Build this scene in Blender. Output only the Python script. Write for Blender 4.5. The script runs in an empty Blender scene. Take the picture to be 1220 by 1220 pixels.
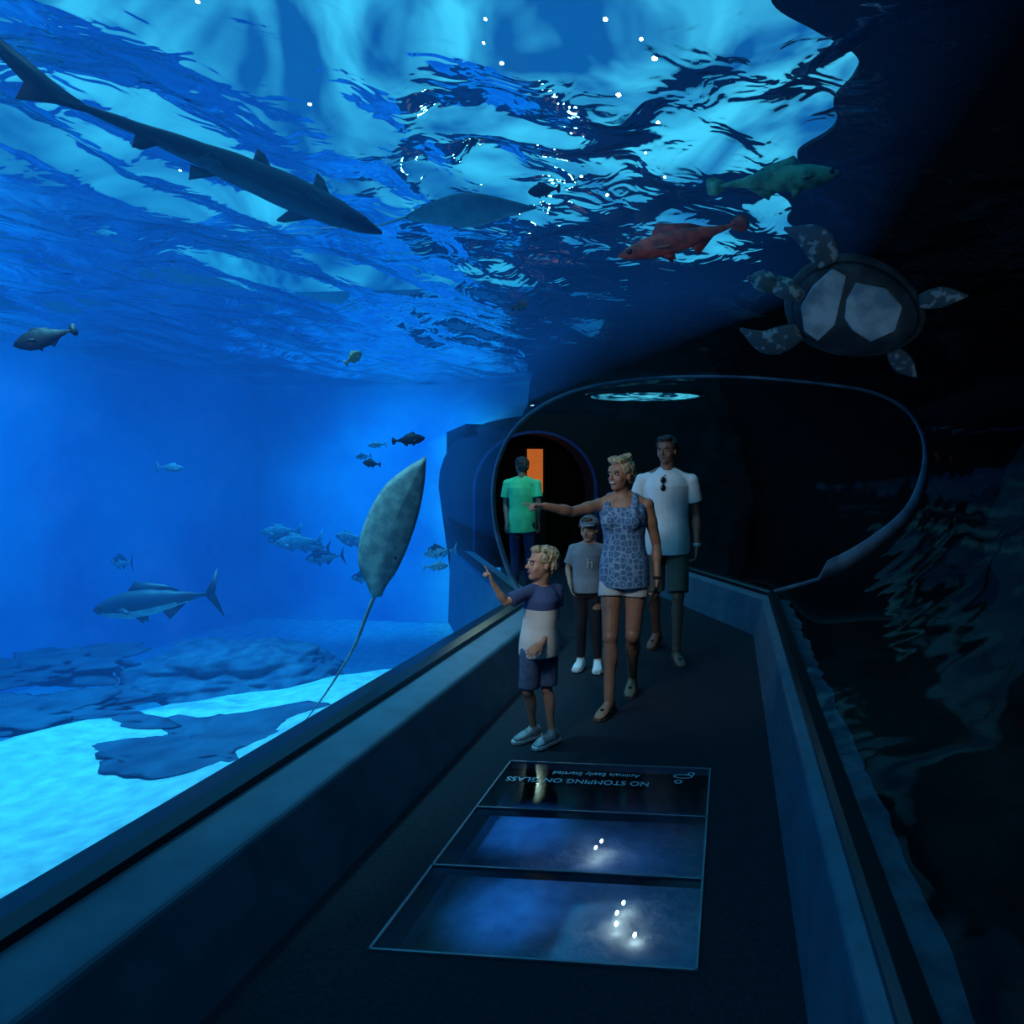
import bpy, bmesh, math, random
from mathutils import Vector, Matrix, noise
random.seed(4)
S=bpy.context.scene
S.view_settings.view_transform='Standard'
S.view_settings.look='None'
def V(*a): return Vector(a)
R=math.radians
# ---------------------------------------------------------------- materials
def mat(name,col,rough=.6,col2=None,scale=8,metal=0,spec=.5,bump=0,emit=None,estr=0,detail=4,lo=.4,hi=.6):
    m=bpy.data.materials.new(name); m.use_nodes=True
    nt=m.node_tree; b=nt.nodes['Principled BSDF']
    b.inputs['Base Color'].default_value=(*col,1); b.inputs['Roughness'].default_value=rough
    b.inputs['Metallic'].default_value=metal; b.inputs['Specular IOR Level'].default_value=spec
    tc=nt.nodes.new('ShaderNodeTexCoord')
    nz=nt.nodes.new('ShaderNodeTexNoise'); nz.inputs['Scale'].default_value=scale; nz.inputs['Detail'].default_value=detail
    nt.links.new(tc.outputs['Object'],nz.inputs['Vector'])
    rp=nt.nodes.new('ShaderNodeValToRGB'); rp.color_ramp.elements[0].position=lo; rp.color_ramp.elements[1].position=hi
    c2=col2 if col2 else tuple(x*.82 for x in col)
    rp.color_ramp.elements[0].color=(*c2,1); rp.color_ramp.elements[1].color=(*col,1)
    nt.links.new(nz.outputs['Fac'],rp.inputs['Fac']); nt.links.new(rp.outputs['Color'],b.inputs['Base Color'])
    if bump:
        bp=nt.nodes.new('ShaderNodeBump'); bp.inputs['Strength'].default_value=bump; bp.inputs['Distance'].default_value=.05
        nt.links.new(nz.outputs['Fac'],bp.inputs['Height']); nt.links.new(bp.outputs['Normal'],b.inputs['Normal'])
    if emit:
        b.inputs['Emission Color'].default_value=(*emit,1); b.inputs['Emission Strength'].default_value=estr
    return m
def newmat(name):
    m=bpy.data.materials.new(name); m.use_nodes=True; nt=m.node_tree
    for n in list(nt.nodes): nt.nodes.remove(n)
    o=nt.nodes.new('ShaderNodeOutputMaterial'); return m,nt,o
# ---------------------------------------------------------------- mesh helpers
def link(o,parent=None):
    S.collection.objects.link(o)
    if parent: o.parent=parent
    return o
def from_bm(bm,name,mats,parent=None,smooth=True,recalc=True):
    if recalc: bmesh.ops.recalc_face_normals(bm,faces=bm.faces)
    me=bpy.data.meshes.new(name); bm.to_mesh(me); bm.free()
    if not isinstance(mats,(list,tuple)): mats=[mats]
    for m in mats: me.materials.append(m)
    if smooth:
        for p in me.polygons: p.use_smooth=True
    return link(bpy.data.objects.new(name,me),parent)
def remesh(bm,name,mats,vox,parent=None,smooth=3,disp=None):
    bmesh.ops.recalc_face_normals(bm,faces=bm.faces)
    me=bpy.data.meshes.new('tmp'); bm.to_mesh(me); bm.free()
    o=bpy.data.objects.new('tmp',me); S.collection.objects.link(o)
    md=o.modifiers.new('r','REMESH'); md.mode='VOXEL'; md.voxel_size=vox; md.use_smooth_shade=True
    if smooth:
        ms=o.modifiers.new('s','SMOOTH'); ms.iterations=smooth; ms.factor=.5
    dg=bpy.context.evaluated_depsgraph_get(); dg.update()
    me2=bpy.data.meshes.new_from_object(o.evaluated_get(dg))
    bpy.data.objects.remove(o); bpy.data.meshes.remove(me)
    me2.name=name; me2.materials.clear()
    if not isinstance(mats,(list,tuple)): mats=[mats]
    for m in mats: me2.materials.append(m)
    if disp:
        amp,fr=disp
        nn=[v.normal.copy() for v in me2.vertices]
        for v,n in zip(me2.vertices,nn):
            q=v.co*fr; v.co=v.co+n*amp*noise.noise(V(q.x,q.y,q.z*.45))
    for p in me2.polygons: p.use_smooth=True; p.material_index=0
    return link(bpy.data.objects.new(name,me2),parent)
def loft(bm,rings,cap=True,mi=0):
    vs=[[bm.verts.new(p) for p in r] for r in rings]; n=len(rings[0])
    for a,b in zip(vs,vs[1:]):
        for i in range(n):
            f=bm.faces.new((a[i],a[(i+1)%n],b[(i+1)%n],b[i])); f.material_index=mi
    if cap:
        f=bm.faces.new(list(reversed(vs[0]))); f.material_index=mi
        f=bm.faces.new(vs[-1]); f.material_index=mi
def ering(c,rx,ry,A,B,n=16):
    return [c+A*(rx*math.cos(2*math.pi*i/n))+B*(ry*math.sin(2*math.pi*i/n)) for i in range(n)]
def ell(bm,c,r,M=None,u=16,v=10):
    T=Matrix.Translation(c)
    if M is not None: T=T@M.to_4x4()
    bmesh.ops.create_uvsphere(bm,u_segments=u,v_segments=v,radius=1,matrix=T@Matrix.Diagonal((r[0],r[1],r[2],1)))
def along(bm,p0,p1,t,r,L):
    d=(p1-p0).normalized(); M=d.to_track_quat('Z','Y').to_matrix()
    ell(bm,p0.lerp(p1,t),(r,r,L),M)
def cone(bm,p0,p1,r0,r1,ends=True,n=14):
    d=(p1-p0).normalized(); A=d.orthogonal().normalized(); B=d.cross(A)
    loft(bm,[ering(p0,r0,r0,A,B,n),ering(p1,r1,r1,A,B,n)])
    if ends:
        ell(bm,p0,(r0,)*3,u=12,v=8); ell(bm,p1,(r1,)*3,u=12,v=8)
def plate(bm,pts,th,N,mi=0):
    a=[bm.verts.new(p+N*th/2) for p in pts]; b=[bm.verts.new(p-N*th/2) for p in pts]; n=len(pts)
    fs=[bm.faces.new(a),bm.faces.new(list(reversed(b)))]
    for i in range(n): fs.append(bm.faces.new((a[i],b[i],b[(i+1)%n],a[(i+1)%n])))
    for f in fs: f.material_index=mi
def box(bm,lo,hi,mi=0):
    c=[(a+b)/2 for a,b in zip(lo,hi)]; s=[b-a for a,b in zip(lo,hi)]
    g=bmesh.ops.create_cube(bm,size=1,matrix=Matrix.Translation(c)@Matrix.Diagonal((*s,1)))
    for v in g['verts']:
        for f in v.link_faces: f.material_index=mi
def empty(name,loc,rz=0,rot=None):
    e=bpy.data.objects.new(name,None); e.location=loc
    e.rotation_euler=rot if rot else (0,0,rz); S.collection.objects.link(e); e.empty_display_size=.2; return e
# ---------------------------------------------------------------- tunnel sweep
CX=-.64; KY=6.2; T30=R(30)
def sweep_pt(u,z,st,s):
    if st==0: return V(CX+u,s,z)
    if st==1: return V(CX+u,KY+.268*u,z)
    return V(CX-math.sin(T30)*s+math.cos(T30)*u, KY+math.cos(T30)*s+math.sin(T30)*u, z)
def sweep(name,prof,mats,y0=-3.4,s1=4.8,closed=True,cap=True,parent=None,smooth=False,bevel=0,prof_end=None):
    bm=bmesh.new(); rings=[[sweep_pt(u,z,0,y0) for u,z in prof]]
    rings.append([sweep_pt(u,z,1,0) for u,z in prof]); rings.append([sweep_pt(u,z,2,s1) for u,z in (prof_end or prof)])
    if prof_end: rings.insert(2,[sweep_pt(u,z,2,1.2) for u,z in prof_end])
    vs=[[bm.verts.new(p) for p in r] for r in rings]; n=len(prof)
    for a,b in zip(vs,vs[1:]):
        for i in range(n if closed else n-1): bm.faces.new((a[i],a[(i+1)%n],b[(i+1)%n],b[i]))
    if cap and closed: bm.faces.new(list(reversed(vs[0]))); bm.faces.new(vs[-1])
    o=from_bm(bm,name,mats,parent,smooth)
    if bevel:
        m=o.modifiers.new('bevel','BEVEL'); m.width=bevel; m.segments=3; m.limit_method='ANGLE'
    return o
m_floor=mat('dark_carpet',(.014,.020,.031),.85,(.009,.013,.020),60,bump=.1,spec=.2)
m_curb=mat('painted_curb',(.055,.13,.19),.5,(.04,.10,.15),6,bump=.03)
m_rail=mat('black_rubber_rail',(.006,.008,.012),.3)
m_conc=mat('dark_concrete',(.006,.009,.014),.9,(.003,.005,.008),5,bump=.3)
XL=lambda x:x-CX
bm=bmesh.new()
def strip(u0,u1):
    pr=[(u0,0),(u1,0),(u1,-.12),(u0,-.12)]
    rings=[[sweep_pt(u,z,0,-3.4) for u,z in pr],[sweep_pt(u,z,1,0) for u,z in pr],[sweep_pt(u,z,2,4.8) for u,z in pr]]
    loft(bm,rings)
strip(XL(-1.5),XL(-1.17)); strip(XL(-.11),XL(.22))
box(bm,(-1.17,-3.4,-.12),(-.11,2.1,0))
pr=[(XL(-1.17),0),(XL(-.11),0),(XL(-.11),-.12),(XL(-1.17),-.12)]
loft(bm,[[V(CX+u,3.52,z) for u,z in pr],[sweep_pt(u,z,1,0) for u,z in pr],[sweep_pt(u,z,2,4.8) for u,z in pr]])
from_bm(bm,'floor',m_floor,smooth=False)
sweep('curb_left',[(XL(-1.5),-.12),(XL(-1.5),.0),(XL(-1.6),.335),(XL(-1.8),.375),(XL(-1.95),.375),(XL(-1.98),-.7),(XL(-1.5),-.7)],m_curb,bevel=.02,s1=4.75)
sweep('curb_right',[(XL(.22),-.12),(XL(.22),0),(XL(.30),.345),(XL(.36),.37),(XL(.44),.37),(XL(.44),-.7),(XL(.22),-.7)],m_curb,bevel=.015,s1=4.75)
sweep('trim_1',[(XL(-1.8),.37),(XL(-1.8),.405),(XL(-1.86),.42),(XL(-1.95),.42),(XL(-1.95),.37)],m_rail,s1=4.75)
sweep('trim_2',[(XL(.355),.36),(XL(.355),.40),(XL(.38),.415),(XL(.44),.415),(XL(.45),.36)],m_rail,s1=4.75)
bm=bmesh.new(); prev=None
for k in range(141):
    y=-3.4+k*.07; e=.56+.035*noise.noise(V(y*3,0,0))+.03*noise.noise(V(y*9,3,0))
    row=[bm.verts.new((.45,y,.36)),bm.verts.new((e,y,.33)),bm.verts.new((e+.05,y,-.7)),bm.verts.new((.45,y,-.7))]
    if prev:
        for i in range(4): bm.faces.new((prev[i],prev[(i+1)%4],row[(i+1)%4],row[i]))
    prev=row
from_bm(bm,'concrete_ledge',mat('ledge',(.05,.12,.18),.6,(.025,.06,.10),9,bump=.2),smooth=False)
# acrylic
prof0=[(-1.86,.40),(-2.0,.72),(-2.1,1.15),(-2.08,1.6),(-1.88,2.0),(-1.45,2.28),(-.8,2.42),(0,2.46),(.8,2.42),(1.4,2.34),(1.8,2.12),(1.96,1.7),(1.84,1.2),(1.5,.85),(1.0,.55),(.42,.39)]
def smoothprof(p,n=4):
    out=[]
    P=[Vector(q) for q in p]; P=[2*P[0]-P[1]]+P+[2*P[-1]-P[-2]]
    for i in range(1,len(P)-2):
        for k in range(n):
            t=k/n; a,b,c,d=P[i-1:i+3]
            out.append(.5*((2*b)+(c-a)*t+(2*a-5*b+4*c-d)*t*t+(3*b-a-3*c+d)*t**3))
    out.append(P[-2]); return out
prof=[(q.x-CX,q.y) for q in smoothprof(prof0)]
m_acr,nt,o=newmat('acrylic')
lw=nt.nodes.new('ShaderNodeLayerWeight'); lw.inputs['Blend'].default_value=.5
pw=nt.nodes.new('ShaderNodeMath'); pw.operation='POWER'; pw.inputs[1].default_value=4; nt.links.new(lw.outputs['Facing'],pw.inputs[0])
ma=nt.nodes.new('ShaderNodeMath'); ma.operation='MULTIPLY_ADD'; ma.inputs[1].default_value=.11; ma.inputs[2].default_value=.010; nt.links.new(pw.outputs[0],ma.inputs[0])
tr=nt.nodes.new('ShaderNodeBsdfTransparent'); tr.inputs[0].default_value=(.93,.97,1,1)
gl=nt.nodes.new('ShaderNodeBsdfGlossy'); gl.inputs['Roughness'].default_value=.04; gl.inputs['Color'].default_value=(.8,.9,1,1)
nz=nt.nodes.new('ShaderNodeTexNoise'); nz.inputs['Scale'].default_value=1.2; bp=nt.nodes.new('ShaderNodeBump'); bp.inputs['Strength'].default_value=.12; bp.inputs['Distance'].default_value=.3
tc=nt.nodes.new('ShaderNodeTexCoord'); nt.links.new(tc.outputs['Object'],nz.inputs['Vector']); nt.links.new(nz.outputs['Fac'],bp.inputs['Height']); nt.links.new(bp.outputs['Normal'],gl.inputs['Normal'])
mx=nt.nodes.new('ShaderNodeMixShader'); nt.links.new(ma.outputs[0],mx.inputs[0]); nt.links.new(tr.outputs[0],mx.inputs[1]); nt.links.new(gl.outputs[0],mx.inputs[2]); nt.links.new(mx.outputs[0],o.inputs['Surface'])
sweep('acrylic_tunnel',prof,m_acr,closed=False,smooth=True,s1=4.78)
def ring(name,st,s,w,th,m):
    bm=bmesh.new(); prev=None
    n=len(prof)
    for i,(u,z) in enumerate(prof):
        a=Vector(prof[max(0,i-1)]); b=Vector(prof[min(n-1,i+1)]); t=(b-a).normalized(); nr=Vector((t.y,-t.x))
        f=(.6+.4*max(0,1.4-z)) if u<1.6 else .7+3.2*max(0,(1.9-z))      # sealant bead widens at the lower right
        row=[]
        for (uu,zz) in ((u,z),(u+nr.x*th*f,z+nr.y*th*f)):
            c=sweep_pt(uu,zz,st,s)
            row+= [c+V(0,-w,0),c+V(0,w,0)]
        row=[bm.verts.new(row[0]),bm.verts.new(row[1]),bm.verts.new(row[3]),bm.verts.new(row[2])]
        if prev:
            for j in range(4): bm.faces.new((prev[j],prev[(j+1)%4],row[(j+1)%4],row[j]))
        prev=row
    return from_bm(bm,name,m)
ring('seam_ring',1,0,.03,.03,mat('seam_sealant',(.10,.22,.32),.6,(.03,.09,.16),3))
m_dark=mat('black_wall',(.004,.005,.007),.8)
arch=[(-.95,0)]+[(-.95*math.cos(math.pi*k/20),1.25+.9*math.sin(math.pi*k/20)) for k in range(21)]+[(.95,0)]
pv=[Vector(p) for p in prof]
outer=[]
for (u,z) in arch:
    if z==0: outer.append((-1.3 if u<0 else 1.1,0)); continue
    d=Vector((u,z-1.1)).normalized(); best=None
    for a,b in zip(pv,pv[1:]):
        a2=a-Vector((0,1.1)); e=b-a; den=d.x*e.y-d.y*e.x
        if abs(den)<1e-9: continue
        t=(a2.x*e.y-a2.y*e.x)/den; s=(a2.x*d.y-a2.y*d.x)/den
        if t>0 and -.001<=s<=1.001: best=t
    best=best or 1.3
    outer.append((d.x*best,1.1+d.y*best))
bm=bmesh.new()
A=[bm.verts.new(sweep_pt(u,z,2,4.8)) for u,z in arch]; B=[bm.verts.new(sweep_pt(u,z,2,4.8)) for u,z in outer]
C=[bm.verts.new(sweep_pt(u,z,2,5.3)) for u,z in arch]
for i in range(len(arch)-1):
    bm.faces.new((A[i],A[i+1],B[i+1],B[i])); bm.faces.new((A[i],A[i+1],C[i+1],C[i]))
from_bm(bm,'wall_end',m_dark,smooth=False)
bm=bmesh.new(); prev=None
for (u,z) in arch:
    d=Vector((u,z-1.1)).normalized()
    row=[bm.verts.new(sweep_pt(u+d.x*q,z+d.y*q,2,s)) for q,s in ((0,4.74),(.04,4.74),(.04,4.8),(0,4.8))]
    if prev:
        for j in range(4): bm.faces.new((prev[j],prev[(j+1)%4],row[(j+1)%4],row[j]))
    prev=row
from_bm(bm,'trim_3',mat('portal_trim',(.015,.05,.2),.6),smooth=False)
bm=bmesh.new()
P=[sweep_pt(u,z,2,s) for s in (5.3,7.9) for u,z in ((-1.0,0),(1.6,0),(1.6,2.3),(-1.0,2.3))]
vs=[bm.verts.new(p) for p in P]
for f in ((0,1,5,4),(1,2,6,5),(2,3,7,6),(3,0,4,7),(4,5,6,7)): bm.faces.new([vs[i] for i in f])
from_bm(bm,'corridor_walls',m_dark,smooth=False)
pn=empty('hallway_glow',(-3.52,11.9,0),R(20))  # glowing sheet standing in for the orange-lit hallway behind the portal
bm=bmesh.new(); box(bm,(-.14,0,1.15),(.14,.06,1.95)); from_bm(bm,'glow_sheet',mat('orange_glow',(.6,.15,.02),.5,(.3,.05,.01),3,emit=(1,.22,.03),estr=.42),pn,False)
bm=bmesh.new(); box(bm,(-.18,.02,0),(.18,.1,1.15)); box(bm,(-.18,.02,1.15),(-.14,.1,1.99)); box(bm,(.14,.02,1.15),(.18,.1,1.99)); box(bm,(-.18,.02,1.95),(.18,.1,1.99)); from_bm(bm,'frame',m_dark,pn,False)  # dark frame and stand added around the glow sheet
cl=empty('ceiling_highlight',(-.93,7.3,2.37))  # glowing disc standing in for a rippled highlight on the tunnel ceiling
bm=bmesh.new(); ell(bm,V(0,0,0),(.6,.38,.02),u=32,v=12)
m_highlight,nt,o=newmat('rippled_highlight'); em=nt.nodes.new('ShaderNodeEmission'); vz=nt.nodes.new('ShaderNodeTexNoise'); vz.inputs['Scale'].default_value=4; vz.inputs['Distortion'].default_value=1.5
rp=nt.nodes.new('ShaderNodeValToRGB'); rp.color_ramp.elements[0].color=(.0,.03,.08,1); rp.color_ramp.elements[1].color=(.08,.7,1,1); rp.color_ramp.elements[0].position=.42; rp.color_ramp.elements[1].position=.62
tc=nt.nodes.new('ShaderNodeTexCoord'); nt.links.new(tc.outputs['Object'],vz.inputs['Vector']); nt.links.new(vz.outputs['Fac'],rp.inputs['Fac']); nt.links.new(rp.outputs['Color'],em.inputs['Color']); em.inputs['Strength'].default_value=.8
nt.links.new(em.outputs[0],o.inputs['Surface'])
from_bm(bm,'lens',m_highlight,cl)  # glowing disc of the highlight, not a lamp lens
bm=bmesh.new(); bmesh.ops.create_cone(bm,segments=40,radius1=.66,radius2=.66,depth=.02,matrix=Matrix.Translation((0,0,.02))@Matrix.Diagonal((1,.64,1,1))); from_bm(bm,'highlight_rim',m_dark,cl,False)
# ---------------------------------------------------------------- floor glass panels
m_glass,nt,o=newmat('floor_glass')
tr=nt.nodes.new('ShaderNodeBsdfTransparent'); tr.inputs[0].default_value=(.40,.6,.8,1)
gl=nt.nodes.new('ShaderNodeBsdfGlossy'); gl.inputs['Roughness'].default_value=.10
mx=nt.nodes.new('ShaderNodeMixShader'); mx.inputs[0].default_value=.035; nt.links.new(tr.outputs[0],mx.inputs[1]); nt.links.new(gl.outputs[0],mx.inputs[2]); nt.links.new(mx.outputs[0],o.inputs['Surface'])
m_steel=mat('brushed_steel',(.22,.27,.32),.4,metal=.6)
fg=empty('floor_glass_panel',(0,0,0))
ys=[2.1,2.57,3.03,3.52]
bm=bmesh.new(); vs=[bm.verts.new(p) for p in ((-1.17,2.1,.002),(-.11,2.1,.002),(-.11,3.52,.002),(-1.17,3.52,.002))]; bm.faces.new(vs); from_bm(bm,'glass',m_glass,fg,False)
bm=bmesh.new()
for y in ys: box(bm,(-1.18,y-.004,-.03),(-.10,y+.004,.008))
for x in (-1.175,-.105): box(bm,(x-.004,2.095,-.03),(x+.004,3.525,.008))
from_bm(bm,'frame',m_steel,fg,False)
m_txt=mat('white_vinyl',(.6,.7,.76),.6)
def text(body,size,loc,parent,name):
    c=bpy.data.curves.new(name,'FONT'); c.body=body; c.size=size; c.extrude=.0008; c.align_x='LEFT'
    o=bpy.data.objects.new(name,c); c.materials.append(m_txt); link(o,parent); o.location=loc; o.rotation_euler=(0,0,math.pi); return o
text('NO STOMPING ON GLASS',.062,(-.40,3.34,.006),fg,'lettering_1')
text('Animals Easily Startled',.05,(-.46,3.42,.006),fg,'lettering_2')
bm=bmesh.new()
for (c,r) in (((-.24,3.42),(.05,.022)),((-.26,3.36),(.02,.02)),((-.2,3.45),(.018,.018))):
    a=[bm.verts.new(V(c[0]+r[0]*math.cos(t*math.pi/12),c[1]+r[1]*math.sin(t*math.pi/12),.006)) for t in range(24)]
    b=[bm.verts.new(V(c[0]+(r[0]-.006)*math.cos(t*math.pi/12),c[1]+(r[1]-.006)*math.sin(t*math.pi/12),.006)) for t in range(24)]
    for i in range(24): bm.faces.new((a[i],a[(i+1)%24],b[(i+1)%24],b[i]))
from_bm(bm,'logo',m_txt,fg,False)
# ---------------------------------------------------------------- tank shell
def sstep(a,b,x):
    t=max(0,min(1,(x-a)/(b-a))); return t*t*(3-2*t)
def terrain(name,x0,x1,y0,y1,nx,ny,fz,m):
    bm=bmesh.new(); g=[]
    for j in range(ny+1):
        g.append([bm.verts.new((x0+(x1-x0)*i/nx,y0+(y1-y0)*j/ny,fz(x0+(x1-x0)*i/nx,y0+(y1-y0)*j/ny))) for i in range(nx+1)])
    for j in range(ny):
        for i in range(nx): bm.faces.new((g[j][i],g[j][i+1],g[j+1][i+1],g[j+1][i]))
    return from_bm(bm,name,m,recalc=False)
def sandz(x,y):
    r=math.hypot(x,y)
    return -.72+.10*noise.noise(V(x*.5,y*.5,0))+.04*noise.noise(V(x*2,y*2,1))+.015*noise.noise(V(x*6,y*4,1))-1.3*sstep(8.0,10.5,r+1.0*noise.noise(V(x*.4,y*.4,5)))
terrain('sand_bed',-11.45,.3,-3.9,15.4,130,190,sandz,mat('sand',(.70,.75,.70),.95,(.38,.44,.45),7,bump=.8,detail=14,lo=.25,hi=.7))
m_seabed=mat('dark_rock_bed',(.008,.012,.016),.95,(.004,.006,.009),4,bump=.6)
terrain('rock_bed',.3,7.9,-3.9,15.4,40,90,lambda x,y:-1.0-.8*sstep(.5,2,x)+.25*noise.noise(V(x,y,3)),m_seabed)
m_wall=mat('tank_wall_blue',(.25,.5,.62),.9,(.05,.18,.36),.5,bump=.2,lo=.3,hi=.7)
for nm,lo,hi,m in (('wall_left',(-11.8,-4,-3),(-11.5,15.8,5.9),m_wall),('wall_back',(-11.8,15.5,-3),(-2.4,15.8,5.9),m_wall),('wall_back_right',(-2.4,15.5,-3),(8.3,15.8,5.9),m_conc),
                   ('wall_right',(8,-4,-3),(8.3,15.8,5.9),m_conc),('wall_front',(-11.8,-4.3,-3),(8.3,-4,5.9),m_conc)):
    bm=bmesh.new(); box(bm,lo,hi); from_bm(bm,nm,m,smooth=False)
bm=bmesh.new(); prev=None
for k in range(400):
    y=-4+19.8*k/399; e=.75+.9*noise.noise(V(y*.55,0,2))+.30*noise.noise(V(y*1.5,0,6))
    row=[bm.verts.new(p) for p in ((e,y,5.0),(8,y,5.0),(8,y,5.04),(e,y,5.04))]
    if prev:
        for i in range(4): bm.faces.new((prev[i],prev[(i+1)%4],row[(i+1)%4],row[i]))
    prev=row
from_bm(bm,'shade_slab',m_dark,smooth=False)  # dark slab added above the right tank to keep it unlit
def rock(name,loc,sz,m,seed=0,fr=1.3,amp=.35,sub=4):
    bm=bmesh.new(); bmesh.ops.create_icosphere(bm,subdivisions=sub,radius=1)
    for v in bm.verts:
        n=v.co.normalized(); q=n*fr+V(seed,seed*2,0)
        k=1+amp*noise.noise(q)+amp*.5*noise.noise(q*2.3)+amp*.25*noise.noise(q*5)
        v.co=V(n.x*sz[0],n.y*sz[1],n.z*sz[2])*k
    o=from_bm(bm,name,m); o.location=loc; return o
m_reef=mat('dark_reef',(.008,.014,.022),.95,(.004,.006,.010),3,bump=.8)
rock('reef_rock',(5.2,6,.2),(2.0,6,2.6),m_reef,3)
rock('reef_rock.001',(-2.3,14.5,.4),(2.7,.7,4.2),m_reef,11,amp=.2,sub=5)
m_shadow_rock=mat('shadow_rock_blue',(.12,.19,.26),.95,(.03,.07,.13),5,bump=.8,detail=8,lo=.35,hi=.7)
m_shadow_rock2=mat('shadow_rock_deep_blue',(.05,.11,.18),.95,(.02,.045,.09),3,bump=.8,detail=8,lo=.35,hi=.7)
rock('shadow_rock',(-6.2,8.0,-.97),(1.3,.9,.32),m_shadow_rock,7,sub=5)  # low dark rocks standing in for soft shadows on the sand
rock('shadow_rock.001',(-4.5,5.45,-.79),(1.1,.58,.06),m_shadow_rock2,9,amp=.9,fr=1.8,sub=5)
rock('shadow_rock.002',(-6.7,5.9,-.77),(1.0,.5,.06),m_shadow_rock2,12,amp=.9,fr=1.8,sub=5)
rock('shadow_rock.003',(-8.3,7.4,-.8),(.9,.6,.10),m_shadow_rock2,21,amp=.8,fr=1.6,sub=5)
# water body; emission stands in for scattered light in the haze
k0=[(u,z) for u,z in prof if u<=-.35]
inner=[(u-.05 if u<-.4 else u,z+.05 if z>1.6 else z) for u,z in k0]
wp=inner+[(1.9,3.45),(-10.5,3.45),(-10.5,-2.4),(inner[0][0],-2.4)]
wpe=inner+[(.0,3.45),(-10.5,3.45),(-10.5,-2.4),(inner[0][0],-2.4)]
m_w,nt,o=newmat('tank_water')
ab=nt.nodes.new('ShaderNodeVolumeAbsorption'); ab.inputs['Color'].default_value=(.3,.80,.88,1); ab.inputs['Density'].default_value=.40
ev=nt.nodes.new('ShaderNodeEmission'); ev.inputs['Color'].default_value=(.012,.17,.75,1); ev.inputs['Strength'].default_value=.046
ad=nt.nodes.new('ShaderNodeAddShader'); nt.links.new(ab.outputs[0],ad.inputs[0]); nt.links.new(ev.outputs[0],ad.inputs[1]); nt.links.new(ad.outputs[0],o.inputs['Volume'])
sweep('tank_water',wp,m_w,y0=-3.9,s1=12,prof_end=wpe)
def wz(x,y):
    w=noise.noise(V(x*.9,y*.7,0)); w2=noise.noise(V(x*2.0+w*1.5,y*1.6+w*1.5,4)); w3=noise.noise(V(x*5+w2,y*4,8))
    return 3.66+.16*w+.085*w2+.016*w3
m_s,nt,o=newmat('water_surface')
tc=nt.nodes.new('ShaderNodeTexCoord'); nz=nt.nodes.new('ShaderNodeTexNoise'); nz.inputs['Scale'].default_value=3; nz.inputs['Detail'].default_value=2; nz.inputs['Distortion'].default_value=1
bp=nt.nodes.new('ShaderNodeBump'); bp.inputs['Strength'].default_value=.6; bp.inputs['Distance'].default_value=.06
nt.links.new(tc.outputs['Object'],nz.inputs['Vector']); nt.links.new(nz.outputs['Fac'],bp.inputs['Height'])
fr=nt.nodes.new('ShaderNodeFresnel'); fr.inputs['IOR'].default_value=1.105; nt.links.new(bp.outputs['Normal'],fr.inputs['Normal'])
tr=nt.nodes.new('ShaderNodeBsdfTransparent'); gl=nt.nodes.new('ShaderNodeBsdfGlossy'); gl.inputs['Roughness'].default_value=.02; nt.links.new(bp.outputs['Normal'],gl.inputs['Normal'])
mx=nt.nodes.new('ShaderNodeMixShader'); nt.links.new(fr.outputs[0],mx.inputs[0]); nt.links.new(tr.outputs[0],mx.inputs[1]); nt.links.new(gl.outputs[0],mx.inputs[2]); nt.links.new(mx.outputs[0],o.inputs['Surface'])
terrain('water_surface',-11.45,7.9,-3.9,15.4,240,250,wz,m_s)
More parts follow.
